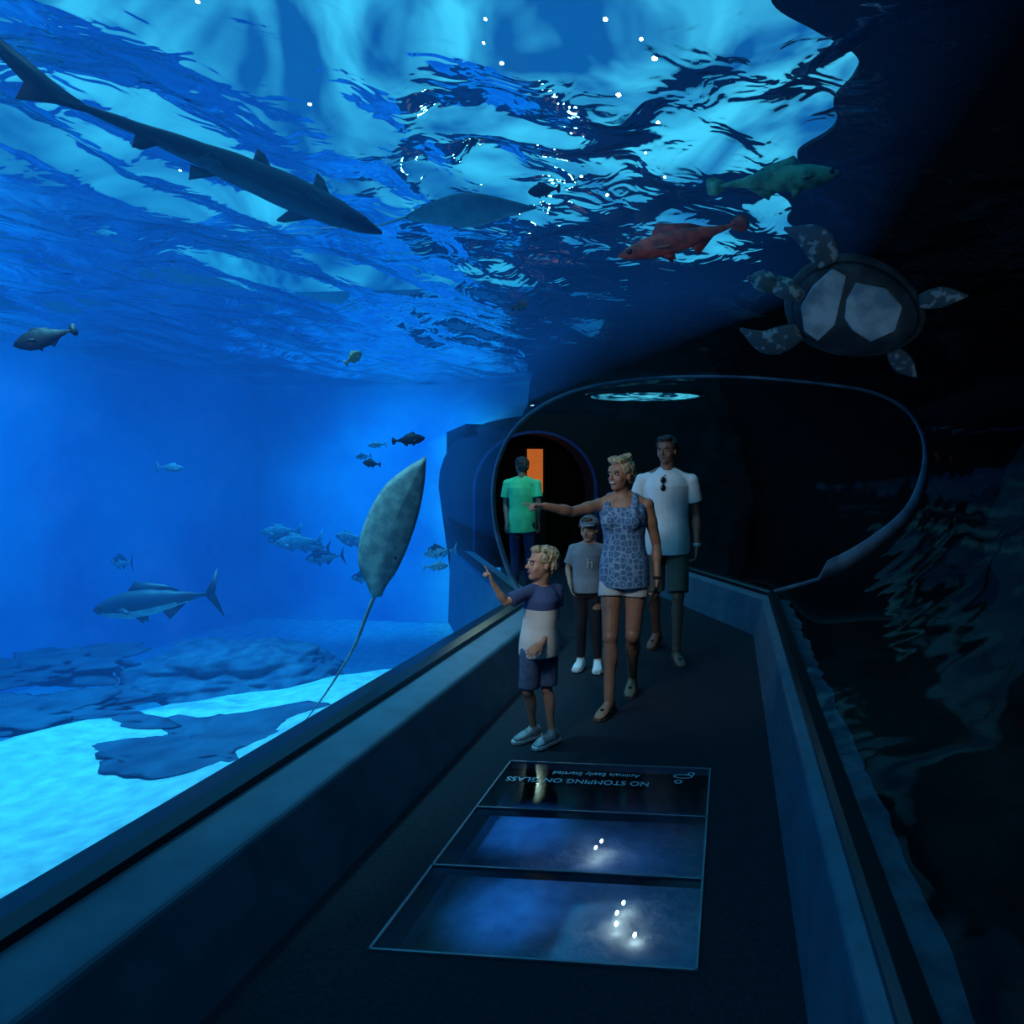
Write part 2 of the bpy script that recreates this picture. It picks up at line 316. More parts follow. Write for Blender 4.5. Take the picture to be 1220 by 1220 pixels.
# ---------------------------------------------------------------- fish
def fish(name,loc,L,h,w,yaw,pitch=0,roll=0,back=None,belly=None,tail='fork',bend=0,split=0.0,prof=None):
    bm=bmesh.new(); N=22; rings=[]
    prof=prof or [(0,.04),(.04,.3),(.12,.62),(.25,.92),(.38,1),(.52,.9),(.68,.62),(.82,.32),(.92,.16),(.96,.14)]
    def pr(t):
        for (a,b),(c,d) in zip(prof,prof[1:]):
            if a<=t<=c:
                q=(t-a)/(c-a); q=q*q*(3-2*q); return b+(d-b)*q
        return prof[-1][1]
    cy=lambda t: bend*L*(t-.3)**2*(1 if t>.3 else 0)
    for i in range(N+1):
        t=.96*i/N; k=pr(t)
        kw=k*(1-.5*sstep(.6,.96,t))
        rings.append(ering(V(L*(.5-t),cy(t),0),w*L*.5*kw,h*L*.5*k,V(0,1,0),V(0,0,1),14))
    loft(bm,rings)
    bm.normal_update()
    for f in bm.faces:
        c=f.calc_center_median(); f.material_index=1 if c.z<split*h*L*.5 else 0
    X=lambda t,z,y=0: V(L*(.5-t),cy(t)+y,z*L)
    yv=V(0,1,0); hh=h*.5
    if tail=='fork':
        plate(bm,[X(.93,0),X(.95,.03),X(1.08,h*.62+.06),X(1.03,.02),X(1.02,0),X(1.03,-.02),X(1.08,-h*.62-.06),X(.95,-.03)],.006*L,yv)
    elif tail=='shark':
        plate(bm,[X(.90,.01),X(.96,.035),X(1.12,.13),X(1.16,.15),X(1.13,.10),X(1.03,.01),X(1.04,-.05),X(.96,-.02),X(.9,-.012)],.008*L,yv)
    else:
        plate(bm,[X(.92,.03),X(1.0,h*.36),X(1.06,h*.3),X(1.07,0),X(1.06,-h*.3),X(1.0,-h*.36),X(.92,-.03)],.006*L,yv)
    if tail=='shark':
        plate(bm,[X(.20,hh*.75),X(.235,hh+.05),X(.26,hh+.062),X(.265,hh+.02),X(.29,hh*.6)],.008*L,yv)
        plate(bm,[X(.40,hh*.75),X(.435,hh+.04),X(.46,hh+.045),X(.47,hh*.6)],.006*L,yv)
        plate(bm,[X(.72,-hh*.4),X(.76,-hh*.4-.04),X(.785,-hh*.4-.04),X(.78,-hh*.3)],.006*L,yv)
        for s in (1,-1):
            plate(bm,[X(.22,-hh*.3,s*w*L*.35),X(.30,-hh*.7,s*(w*.5+.07)*L),X(.325,-hh*.75,s*(w*.5+.075)*L),X(.31,-hh*.4,s*w*L*.5),X(.29,-hh*.3,s*w*L*.35)],.008*L,V(0,0,1))
            plate(bm,[X(.55,-hh*.5,s*w*L*.2),X(.61,-hh*.7,s*(w*.5+.04)*L),X(.63,-hh*.6,s*w*L*.2)],.006*L,V(0,0,1))
    else:
        plate(bm,[X(.28,hh*.85),X(.36,hh+.07),X(.45,hh+.045),X(.6,hh*.8+.03),X(.72,hh*.5)],.006*L,yv)
        plate(bm,[X(.55,-hh*.75),X(.6,-hh-.05),X(.66,-hh*.8-.03),X(.76,-hh*.4)],.006*L,yv)
        for s in (1,-1):
            plate(bm,[X(.24,-hh*.2,s*w*L*.45),X(.36,-hh*.55,s*(w*.5+.05)*L),X(.38,-hh*.4,s*(w*.5+.04)*L),X(.28,0,s*w*L*.45)],.005*L,V(0,.5*s,1).normalized())
            plate(bm,[X(.32,-hh*.85,s*.01*L),X(.4,-hh-.05,s*.03*L),X(.42,-hh*.8,s*.01*L)],.005*L,yv)
    for s in (1,-1):
        T=Matrix.Translation(X(.09,.06*h,s*w*L*.5*pr(.09)*.93))
        g=bmesh.ops.create_uvsphere(bm,u_segments=8,v_segments=6,radius=.022*L if tail!='shark' else .009*L,matrix=T)
        for v in g['verts']:
            for f in v.link_faces: f.material_index=2
    o=from_bm(bm,name,[back,belly,m_eye])
    o.location=loc; o.rotation_euler=(Matrix.Rotation(yaw,4,'Z')@Matrix.Rotation(-pitch,4,'Y')@Matrix.Rotation(roll,4,'X')).to_euler()
    return o
m_eye=mat('dark_eye',(.01,.01,.012),.15)
m_shk=mat('shark_back',(.015,.025,.04),.6,(.01,.018,.03),6); m_shb=mat('shark_belly',(.035,.06,.085),.6,(.02,.04,.06),6)
m_slv=mat('silver_scales',(.35,.42,.46),.4,(.25,.3,.35),20); m_dk=mat('dark_scales',(.008,.012,.02),.6,spec=.2)
m_tb=mat('tuna_back',(.012,.035,.07),.5); m_yel=mat('yellow_scales',(.5,.42,.15),.5)
m_red=mat('red_reflection_scales',(.8,.10,.04),.6,(.35,.04,.02),14); m_grn=mat('green_reflection_mat',(.08,.45,.30),.6,(.02,.18,.14),12)
def aim(a,b): 
    d=b-a; return math.atan2(d.y,d.x), math.atan2(d.z,math.hypot(d.x,d.y)), d.length
def swim(name,tailp,nose,h,w,**k):
    yaw,pit,L=aim(tailp,nose); return fish(name,(tailp+nose)/2,L*.93,h,w,yaw,pit,**k)
sp=[(0,.12),(.03,.35),(.1,.62),(.2,.88),(.35,1),(.5,.85),(.65,.58),(.8,.34),(.92,.18),(.96,.15)]
swim('shark',V(-2.93,2.55,3.22),V(-2.05,3.9,2.98),.12,.13,back=m_shk,belly=m_shb,tail='shark',split=-.5,roll=R(-8),bend=.10,prof=sp)
tp=[(0,.03),(.05,.4),(.15,.75),(.3,1),(.45,.95),(.6,.72),(.75,.42),(.88,.16),(.96,.1)]
fish('tuna',(-5.55,6.05,.30),1.15,.24,.18,R(190),R(-8),back=m_tb,belly=m_slv,bend=.15,split=-.3,prof=tp)
school=[((-6.1,9.0,.55),.62,190),((-5.9,9.3,.30),.55,185),((-6.5,9.2,.68),.5,200),((-3.1,6.9,.72),.30,160),((-3.35,7.5,.62),.36,190),((-8.4,8.6,.3),.5,160),
 ((-5.6,9.6,.5),.45,185),((-6.3,9.6,.42),.5,195),((-5.4,9.1,.62),.4,180),((-6.9,9.8,.5),.45,190),((-3.25,7.2,.5),.25,30),((-5.0,8.8,.1),.4,175),((-4.6,8.4,1.9),.22,200),((-4.9,8.6,1.75),.2,190),((-7.3,8.2,1.6),.3,20)]
for i,(l,Lx,yw) in enumerate(school):
    fish('silver_jack' + ('' if i==0 else '.%03d'%i),l,Lx,.34,.13,R(yw),R(random.uniform(-8,8)),back=m_tb if i%2 else m_slv,belly=m_slv,split=.2)
fish('triggerfish',(-3.62,3.25,2.27),.26,.5,.22,R(215),R(-25),back=m_dk,belly=m_dk,tail='round',roll=R(30))
fish('surgeonfish',(-2.62,5.3,1.82),.25,.36,.14,R(10),R(6),back=m_dk,belly=m_dk,tail='round')
fish('surgeonfish.001',(-3.2,5.75,1.63),.18,.36,.14,R(170),R(6),back=m_dk,belly=m_dk,tail='round')
fish('surgeonfish.002',(-1.12,3.95,3.25),.2,.4,.16,R(170),0,back=m_dk,belly=m_dk,tail='round')
fish('butterflyfish',(-3.1,5.3,2.5),.17,.5,.12,R(60),R(40),back=m_yel,belly=m_yel,tail='round')
fish('red_wrasse_or_reflection',(-.30,4.1,2.98),.85,.17,.1,R(203),R(-20),back=m_red,belly=m_red,tail='round')  # fish mesh in place of a red reflection
fish('green_reflection',(.28,3.9,3.24),.75,.2,.12,R(10),R(8),back=m_grn,belly=m_grn,tail='round')  # fish mesh in place of a green reflection
fish('red_wrasse_or_reflection.001',(-1.75,5.5,2.95),.3,.25,.14,R(80),R(20),back=m_red,belly=m_yel,tail='round')
def ray(name,loc,outline,th,mats,tail=None,rot=(0,0,0),curl=.0):
    root=empty(name,loc,rot=rot)
    bm=bmesh.new(); n=len(outline); c=Vector((sum(p[0] for p in outline)/n,sum(p[1] for p in outline)/n))
    O=[Vector(p) for p in outline]; M=8
    dense=smoothprof([tuple(p) for p in O]+[tuple(O[0])],4)[:-1]; n=len(dense)
    for side in (1,-1):
        rows=[]
        for k in range(M+1):
            t=k/M; row=[]
            for p in dense:
                q=c+(p-c)*t; hgt=th*(1-t*t)**.8*side*(1 if side<0 else .55)
                row.append(V(q.x,hgt+curl*(q-c).length**2,q.y))
            rows.append([bm.verts.new(p) for p in row] if k else [bm.verts.new(row[0])])
        mi=0 if side<0 else 1
        for k in range(M):
            for i in range(n):
                j=(i+1)%n
                f=bm.faces.new((rows[0][0],rows[1][i],rows[1][j])) if k==0 else bm.faces.new((rows[k][i],rows[k][j],rows[k+1][j],rows[k+1][i]))
                f.material_index=mi
    bmesh.ops.remove_doubles(bm,verts=bm.verts,dist=.0005)
    from_bm(bm,'body',mats,root)
    if tail:
        bm=bmesh.new(); T=smoothprof(tail,5)
        P=[V(q.x,0,q.y) for q in T]; m=len(P)
        loft(bm,[ering(p,.014*(1-i/m)+.003,.012*(1-i/m)+.003,V(1,0,0),V(0,1,0),8) for i,p in enumerate(P)])
        from_bm(bm,'tail',mats[0],root)
    return root
m_ray=mat('ray_skin',(.28,.29,.25),.7,(.15,.17,.16),14); m_ray2=mat('ray_pale',(.42,.5,.5),.6,(.3,.38,.4),14)
pp=[(507,543),(505,575),(499,610),(489,645),(476,678),(466,694),(458,708),(449,708),(442,694),(433,675),(431,650),(436,625),(447,598),(462,575),(485,556)]
k=.00625
ol=[((x-465)*k,(630-y)*k) for x,y in pp]
tl=[((x-465)*k,(630-y)*k) for x,y in ((454,700),(444,725),(430,765),(408,805),(388,835),(369,860))]
r=ray('stingray',(-2.53,4.80,1.13),ol,.055,[m_ray,m_ray2],tl,rot=(R(-6),0,R(14)),curl=-.12)
bm=bmesh.new()
ell(bm,V((447-465)*k,-.03,(664-630)*-k),(.010,.010,.012)); ell(bm,V((474-465)*k,-.03,(664-630)*-k),(.010,.010,.012))
from_bm(bm,'eyes',m_eye,r)
bm=bmesh.new()
plate(bm,[V(-.06,0,-.40),V(-.115,-.01,-.44),V(-.10,0,-.50),V(-.07,0,-.47)],.01,V(0,1,0)); plate(bm,[V(-.05,0,-.42),V(-.03,-.01,-.48),V(-.05,0,-.50),V(-.065,0,-.46)],.01,V(0,1,0))
from_bm(bm,'pelvic_fins',m_ray,r)
ol2=[(.42,.0),(.2,.10),(.0,.16),(-.2,.12),(-.4,.02),(-.25,-.05),(-.02,-.1),(.2,-.05)]
ray('ray_reflection',(-1.62,4.1,3.18),ol2,.04,[m_ray2,m_ray],[(-.4,.02),(-.6,-.02),(-.9,0)],rot=(R(60),R(-8),R(12)))  # pale ray mesh standing in for the reflection of a ray
# ---------------------------------------------------------------- turtle
def smoothprof3(p,n=6):
    P=[2*p[0]-p[1]]+list(p)+[2*p[-1]-p[-2]]; out=[]
    for i in range(1,len(P)-2):
        for k in range(n):
            t=k/n; a,b,c,d=P[i-1:i+3]; out.append(.5*((2*b)+(c-a)*t+(2*a-5*b+4*c-d)*t*t+(3*b-a-3*c+d)*t**3))
    out.append(P[-2]); return out
tu=empty('sea_turtle',(1.0,5.5,2.86),rot=(R(-50),R(16),R(8))); tu.scale=(1.25,1.25,1.25)
m_sh=mat('turtle_shell',(.05,.08,.09),.6,(.015,.03,.04),6); m_pl=mat('turtle_plastron',(.55,.64,.63),.6,(.20,.30,.34),5); m_ts=mat('turtle_skin',(.06,.10,.11),.6,(.3,.38,.38),16,lo=.40,hi=.46)
bm=bmesh.new(); pts=[]
for k in range(28):
    a=2*math.pi*k/28; pts.append((.46*math.cos(a),.34*math.sin(a)*(1-.12*math.cos(a))))
loft(bm,[[V(x*s,y*s,z) for x,y in pts] for s,z in ((.05,.2),(.4,.185),(.7,.14),(.92,.06),(1,.0),(.96,-.03))]); from_bm(bm,'shell',m_sh,tu)
bm=bmesh.new()
loft(bm,[[V(x*s,y*s,z) for x,y in pts] for s,z in ((.9,-.03),(.84,-.06),(.6,-.085),(.05,-.095))])
from_bm(bm,'plastron',m_sh,tu)
bm=bmesh.new()
for P_ in ([(-.33,-.10),(-.26,-.24),(-.16,-.22),(-.13,-.05),(-.10,.10),(-.16,.24),(-.27,.20),(-.35,.05)],[(-.09,-.20),(.10,-.22),(.24,-.14),(.27,.02),(.16,.14),(.02,.10),(-.06,.04),(-.10,-.08)]):
    plate(bm,[V(x,y,-.09) for x,y in P_],.024,V(0,0,1))
o=from_bm(bm,'plastron_scutes',m_pl,tu,False); bv=o.modifiers.new('b','BEVEL'); bv.width=.008
def flip(bm,p0,p1,p2,w):
    P=smoothprof3([p0,p1,p2]); m=len(P)-1; rg=[]
    for i,p in enumerate(P):
        d=(P[min(m,i+1)]-P[max(0,i-1)]).normalized(); A=d.cross(V(0,0,1)).normalized()
        t=i/m; ww=w*(.75+.5*math.sin(math.pi*min(1,t*1.1)))*(1-t**3*.85)
        rg.append(ering(p,ww,.022*(1-.7*t),A,A.cross(d),12))
    loft(bm,rg)
bm=bmesh.new()
flip(bm,V(-.28,-.24,-.03),V(-.42,-.36,-.06),V(-.62,-.38,-.08),.085)
flip(bm,V(-.28,.24,-.03),V(-.45,.38,-.03),V(-.66,.36,.0),.085)
flip(bm,V(.34,-.18,-.03),V(.46,-.26,-.05),V(.58,-.32,-.08),.06)
flip(bm,V(.34,.18,-.03),V(.46,.26,-.03),V(.58,.32,-.02),.06)
cone(bm,V(-.36,0,-.01),V(-.52,0,0),.07,.065); ell(bm,V(-.6,0,.0),(.105,.07,.065)); cone(bm,V(-.66,0,-.01),V(-.71,0,-.02),.035,.02)
from_bm(bm,'flippers_and_head',m_ts,tu)
bm=bmesh.new(); ell(bm,V(-.63,-.062,.015),(.014,.008,.014)); ell(bm,V(-.63,.062,.015),(.014,.008,.014)); from_bm(bm,'eyes',m_eye,tu)
# ---------------------------------------------------------------- people
def hand(bm,w,d,n,s,pose,ts):
    d=d.normalized(); n=(n-d*n.dot(d)).normalized(); sd=d.cross(n)*ts
    loft(bm,[ering(w+d*(t*s),a*s,b*s,sd,n,12) for t,a,b in ((-.02,.024,.02),(.01,.028,.018),(.04,.038,.016),(.07,.041,.014),(.088,.036,.011))])
    for i,(kk,L) in enumerate(((1.5,.07),(.5,.078),(-.5,.072),(-1.5,.057))):
        b=w+d*(.082*s)+sd*(kk*.0205*s); ang=0
        c={'relax':22,'hold':48}.get(pose,4 if i==0 else 78)
        p=b
        for q,(fr_,rr) in enumerate(((.45,.0092),(.3,.0085),(.25,.0075))):
            ang+=R(c*(.6 if q==0 else 1)); dv=d*math.cos(ang)+n*math.sin(ang)+sd*(kk*.03)
            p2=p+dv.normalized()*L*fr_*s; cone(bm,p,p2,rr*s,(rr-.0006)*s,n=8); p=p2
    b=w+d*(.022*s)+sd*(.026*s); dv=(d*.75+sd*.62+n*.3).normalized(); p2=b+dv*.042*s; cone(bm,b,p2,.012*s,.0098*s,n=8)
    dv=(d*.95+sd*.2+n*.45).normalized(); cone(bm,p2,p2+dv*.03*s,.0098*s,.008*s,n=8)
def footloft(bm,an,dr,s,infl=0,drop=.075):
    dr=dr.normalized(); sd=dr.cross(V(0,0,1)).normalized(); up=sd.cross(dr).normalized()
    base=an-up*drop*s; rg=[]
    for t,w,h in ((-.065,.018,.022),(-.05,.03,.035),(-.01,.034,.042),(.05,.036,.034),(.11,.044,.024),(.155,.040,.016),(.185,.022,.010)):
        hh=(h+infl)*s
        rg.append(ering(base+dr*(t*s)+up*hh,(w+infl)*s,hh,sd,up,12))
    loft(bm,rg)
def soleplate(bm,an,dr,s,infl,drop=.075,h=.012):
    dr=dr.normalized(); sd=dr.cross(V(0,0,1)).normalized(); up=sd.cross(dr).normalized(); base=an-up*drop*s
    pts=[]; o=((-.075,.0),(-.062,.028),(-.01,.034),(.05,.036),(.11,.046),(.16,.042),(.2,.015))
    for t,w in o: pts.append(base+dr*(t*s)+sd*((w+infl)*s))
    for t,w in reversed(o): pts.append(base+dr*(t*s)-sd*((w+infl)*s))
    plate(bm,pts,h*s,up)
def person(name,root,J,s=1,hs=1,body_yaw=0,head_yaw=0,head_pitch=0,head_roll=0,skin=None,hair=None,hairstyle='short',shirt=None,shorts=None,pants=False,
           sleeve=.6,hem=.8,shorts_hem=.5,shoes=None,female=False,poseL='relax',poseR='relax',palmL=None,palmR=None,smile=False,vox=.0048,tank=False,limb=1.0,bare=False,wide=1.0):
    e=empty(name,root,R(5))
    A=V(math.cos(body_yaw),math.sin(body_yaw),0); B=V(-math.sin(body_yaw),math.cos(body_yaw),0)
    pel,neck,head=J['pelvis'],J['neck'],J['head']
    sp=lambda t: pel.lerp(neck,t)
    wf=(.94 if female else 1)*wide
    bm=bmesh.new()
    tab=[(-.16,.10,.085),(-.05,.160 if female else .150,.112),(.08,.164 if female else .150,.108),(.3,.124 if female else .140,.090),(.45,.130 if female else .148,.098),(.62,.155,.110),(.78,.168,.108),(.9,.14,.085),(.97,.085,.065),(1.03,.058,.056)]
    loft(bm,[ering(sp(t),rx*wf*s,ry*wf*s,A,B,20) for t,rx,ry in tab])
    if female:
        for k_ in (-1,1): ell(bm,sp(.66)+A*(.075*s*k_)-B*(.085*s),(.060*s,.052*s,.058*s))
    for k_,q in ((-1,'r'),(1,'l')):
        sh,el,wr=J['sh_'+q],J['el_'+q],J['wr_'+q]
        ell(bm,sh,(.050*s*limb*wf,)*3)
        cone(bm,sp(.93),sh,.055*s,.046*s*wf); cone(bm,sp(1.03),sh,.042*s,.044*s*wf)
        cone(bm,sh,el,.046*s*limb*wf,.035*s*limb*wf); along(bm,sh,el,.42,.046*s*limb*wf,.10*s)
        cone(bm,el,wr,.034*s*limb*wf,.025*s*limb*wf); along(bm,el,wr,.30,.038*s*limb*wf,.085*s)
        d=J.get('hd_'+q,wr-el); n=(palmL if q=='l' else palmR) or A*(-k_)
        hand(bm,wr,d,n,s*(.95 if female else 1.03),poseL if q=='l' else poseR,(1 if q=='l' else -1))
        hp,kn,an=J['hip_'+q],J['kn_'+q],J['an_'+q]
        cone(bm,hp,kn,.084*s*wf,.051*s*limb); along(bm,hp,kn,.35,.079*s*wf,.17*s); along(bm,kn-B*.006*s,an-B*.006*s,.0,.050*s*limb,.065*s)
        cone(bm,kn,an,.046*s*limb,.034*s*limb); along(bm,kn+B*.014*s,an+B*.006*s,.30,.052*s*limb,.13*s)
        footloft(bm,an,J['ft_'+q],s)
        cone(bm,an+V(0,0,.02*s),an-V(0,0,.03*s),.034*s,.035*s)
    M=(Matrix.Rotation(head_yaw,3,'Z')@Matrix.Rotation(head_pitch,3,'X')@Matrix.Rotation(head_roll,3,'Y'))
    h=lambda x,y,z: head+M@V(x,y,z)*hs
    E=lambda b_,c,r_: ell(b_,h(*c),tuple(q*hs for q in r_),M)
    cone(bm,neck-V(0,0,.02*s),h(0,.015,-.07),.058*s*(.88 if female else 1),.052*hs*(.88 if female else 1))
    E(bm,(0,.012,.03),(.076,.095,.088)); E(bm,(0,-.018,-.028),(.063,.072,.085)); E(bm,(0,-.048,-.088),(.033,.032,.026)); E(bm,(0,-.02,-.07),(.052,.055,.04))
    cone(bm,h(0,-.086,.006),h(0,-.105,-.028),.0075*hs,.011*hs,n=10); E(bm,(-.009,-.096,-.032),(.008,.009,.007)); E(bm,(.009,-.096,-.032),(.008,.009,.007))
    E(bm,(0,-.080,.02),(.05,.014,.010))
    for k_ in (-1,1):
        E(bm,(k_*.075,.008,-.008),(.011,.018,.030)); E(bm,(k_*.036,-.052,-.032),(.026,.026,.026))
    remesh(bm,'body',skin,vox,e,5)
    bm=bmesh.new()
    for k_ in (-1,1): E(bm,(k_*.031,-.082,.002),(.014,.009,.006))
    from_bm(bm,'eye_whites',m_white,e)
    bm=bmesh.new()
    for k_ in (-1,1): E(bm,(k_*.031,-.0895,.002),(.0065,.003,.0058)); 
    from_bm(bm,'irises',m_eye,e)
    bm=bmesh.new()
    for k_ in (-1,1): E(bm,(k_*.032,-.089,.021),(.018,.006,.0035)); E(bm,(k_*.031,-.089,.0095),(.015,.004,.002))
    from_bm(bm,'eyebrows',h_dark if hair is h_dark else h_brown,e)
    bm=bmesh.new()
    if smile: E(bm,(0,-.082,-.060),(.026,.010,.011))
    else: E(bm,(0,-.083,-.056),(.021,.008,.004)); E(bm,(0,-.082,-.063),(.018,.009,.0045))
    from_bm(bm,'lips',m_lip,e)
    if smile:
        bm=bmesh.new(); E(bm,(0,-.0855,-.058),(.022,.009,.0075)); from_bm(bm,'teeth',m_white,e)
    bm=bmesh.new()
    E(bm,(0,.026,.042),(.085,.096,.088)); E(bm,(0,.055,-.0),(.078,.065,.075)); E(bm,(0,-.045,.093),(.058,.042,.028))
    for k_ in (-1,1): E(bm,(k_*.070,-.012,.04),(.016,.038,.034))
    if hairstyle=='bun':
        E(bm,(.0,.055,.125),(.042,.042,.036)); E(bm,(.03,.05,.14),(.022,.02,.02)); E(bm,(-.03,-.04,.105),(.05,.045,.03)); E(bm,(.03,-.035,.108),(.045,.04,.028))
    if hairstyle=='tousled':
        for q in range(30):
            a=random.uniform(0,6.28); rr=random.uniform(0,.075); c=(rr*math.cos(a),.01+rr*math.sin(a),.10-rr*.35); dd=(c[0]+math.cos(a)*.018+random.uniform(-.012,.012),c[1]+math.sin(a)*.018,c[2]+.014)
            cone(bm,h(*c),h(*dd),.018*hs,.009*hs,n=8)
    remesh(bm,'hair',hair,.005*max(hs,.8),e,1,disp=(.008*hs,60))
    if shirt:
        bm=bmesh.new(); t0=(hem-pel.z)/(neck.z-pel.z)
        tab=[(.0,.176 if female else .172,.138),(.12,.170 if female else .166,.134),(.3,.145 if female else .158,.114),(.45,.143 if female else .162,.112),(.62,.162,.120),(.78,.174,.118)]
        if not tank: tab+=[(.9,.145,.09),(.97,.095,.072),(1.0,.072,.064)]
        else: tab+=[(.84,.145,.112)]
        tab=[q for q in tab if q[0]>t0+.05]
        tab=[(t0,.182 if female else .174,.142)]+tab
        loft(bm,[ering(sp(t),(rx*wf+.014)*s,(ry*wf+.014)*s,A,B,24) for t,rx,ry in tab])
        if female:
            for k_ in (-1,1): ell(bm,sp(.66)+A*(.075*s*k_)-B*(.088*s),(.068*s,.060*s,.066*s))
        if tank:
            for k_ in (-1,1):
                cone(bm,sp(.8)+A*(.10*s*k_)-B*(.080*s),sp(.985)+A*(.09*s*k_),.032*s,.028*s,n=10)
                cone(bm,sp(.8)+A*(.10*s*k_)+B*(.075*s),sp(.985)+A*(.09*s*k_),.034*s,.028*s,n=10)
            ell(bm,sp(.80)+A*(.135*s),(.035*s,.07*s,.05*s)); ell(bm,sp(.80)-A*(.135*s),(.035*s,.07*s,.05*s))
        else:
            for q in ('r','l'):
                sh,el=J['sh_'+q],J['el_'+q]
                cone(bm,sp(.92),sh,.062*s,.056*s*wf); cone(bm,sp(1.0),sh,.052*s,.052*s*wf); ell(bm,sh,(.060*s*wf,)*3)
                cone(bm,sh,sh.lerp(el,sleeve),.058*s*wf,.068*s*wf,ends=False)
        remesh(bm,'shirt',shirt,.0065,e,4,disp=(.010*s,9))
    if shorts:
        bm=bmesh.new(); rg=[]
        for t,rx,ry in ((-.17,.13,.1),(-.05,.164,.120),(.06,.162,.116),(.16,.145,.098)):
            rg.append(ering(sp(t),(rx*wf+.004)*s,(ry*wf+.004)*s,A,B,20))
        loft(bm,rg)
        for q in ('r','l'):
            hp,kn,an=J['hip_'+q],J['kn_'+q],J['an_'+q]
            if pants:
                cone(bm,hp,kn,.090*s,.064*s); cone(bm,kn,kn.lerp(an,.9),.064*s,.052*s,ends=False)
            else:
                t=(hp.z-shorts_hem)/(hp.z-kn.z); en=hp.lerp(kn,min(t,1.0))
                cone(bm,hp,en,.092*s*wf,(.096 if t<.7 else .086)*s,ends=False,n=18); ell(bm,hp,(.091*s*wf,)*3)
        remesh(bm,'trousers' if pants else 'shorts',shorts,.0065,e,3,disp=(.006*s,10))
    if shoes:
        for q in ('r','l'):
            bm=bmesh.new(); an=J['an_'+q]
            if bare: 
                soleplate(bm,an,J['ft_'+q],s,.004,drop=.08,h=.016)
                dr=J['ft_'+q].normalized(); sd=dr.cross(V(0,0,1)).normalized(); up=sd.cross(dr)
                bs=an-up*.075*s
                for k_ in (-1,1): cone(bm,bs+dr*.06*s+sd*.037*s*k_+up*.02*s,bs+dr*.12*s+up*.047*s,.010*s,.009*s,n=6)
                from_bm(bm,'sandal_'+q,shoes,e,False)
            else:
                footloft(bm,an,J['ft_'+q],s,infl=.010); cone(bm,an,an-V(0,0,.05*s),.045*s,.05*s)
                remesh(bm,'shoe_'+q,shoes,.005,e,1)
                bm=bmesh.new(); soleplate(bm,an,J['ft_'+q],s,.014,drop=.07,h=.022); from_bm(bm,'sole_'+q,m_sole,e,False)
    return e
m_white=mat('eye_white',(.6,.6,.56),.4); m_lip=mat('lips',(.26,.09,.07),.5); m_sole=mat('shoe_sole',(.6,.65,.68),.6)
skinA=mat('tanned_skin',(.34,.17,.10),.5,(.28,.135,.08),9); skinB=mat('fair_skin',(.42,.23,.15),.5,(.37,.2,.13),9); skinC=mat('deep_tan_skin',(.25,.125,.08),.5,(.21,.105,.07),9)
h_blond=mat('blond_hair',(.45,.37,.22),.6,(.26,.19,.10),60,bump=.5); h_dark=mat('dark_hair',(.025,.02,.018),.5,(.01,.01,.01),60,bump=.5)
h_brown=mat('brown_hair',(.12,.08,.05),.6,(.05,.03,.02),60,bump=.5)
m_tank,nt,o=newmat('patterned_top'); b=nt.nodes.new('ShaderNodeBsdfPrincipled'); b.inputs['Roughness'].default_value=.8
tc=nt.nodes.new('ShaderNodeTexCoord'); vo=nt.nodes.new('ShaderNodeTexVoronoi'); vo.feature='DISTANCE_TO_EDGE'; vo.inputs['Scale'].default_value=26; vo.inputs['Randomness'].default_value=.6
rp=nt.nodes.new('ShaderNodeValToRGB'); rp.color_ramp.elements[0].position=.03; rp.color_ramp.elements[0].color=(.20,.32,.44,1); rp.color_ramp.elements[1].position=.12; rp.color_ramp.elements[1].color=(.04,.12,.24,1)
e3=rp.color_ramp.elements.new(.36); e3.color=(.04,.12,.23,1); e4=rp.color_ramp.elements.new(.44); e4.color=(.18,.30,.42,1)
nt.links.new(tc.outputs['Object'],vo.inputs['Vector']); nt.links.new(vo.outputs['Distance'],rp.inputs['Fac']); nt.links.new(rp.outputs['Color'],b.inputs['Base Color']); nt.links.new(b.outputs[0],o.inputs['Surface'])
m_tee2,nt,o=newmat('two_tone_tee'); b=nt.nodes.new('ShaderNodeBsdfPrincipled'); b.inputs['Roughness'].default_value=.85
tc=nt.nodes.new('ShaderNodeTexCoord'); sx=nt.nodes.new('ShaderNodeSeparateXYZ'); nt.links.new(tc.outputs['Object'],sx.inputs[0])
rp=nt.nodes.new('ShaderNodeValToRGB'); rp.color_ramp.interpolation='CONSTANT'; rp.color_ramp.elements[0].color=(.55,.54,.49,1); rp.color_ramp.elements[1].position=.775; rp.color_ramp.elements[1].color=(.03,.06,.15,1)
nt.links.new(sx.outputs['Z'],rp.inputs['Fac']); nt.links.new(rp.outputs['Color'],b.inputs['Base Color']); nt.links.new(b.outputs[0],o.inputs['Surface'])
m_wt=mat('white_tee',(.76,.80,.80),.9,(.68,.74,.74),12); m_kh=mat('khaki_shorts',(.13,.13,.10),.9); m_ws=mat('pale_denim',(.50,.52,.50),.9)
m_den=mat('blue_denim',(.06,.11,.20),.9,(.04,.08,.15),40); m_gt=mat('grey_tee',(.20,.24,.27),.9); m_bk=mat('black_fabric',(.012,.014,.02),.9); m_nvy=mat('navy_fabric',(.02,.04,.12),.9)
m_gs=mat('green_shirt',(.08,.72,.34),.9,(.06,.6,.27),8); m_snk=mat('grey_sneaker',(.38,.42,.45),.7,(.15,.18,.2),25); m_wsh=mat('white_sneaker',(.75,.78,.8),.6); m_snd=mat('brown_sandal',(.05,.035,.03),.8)
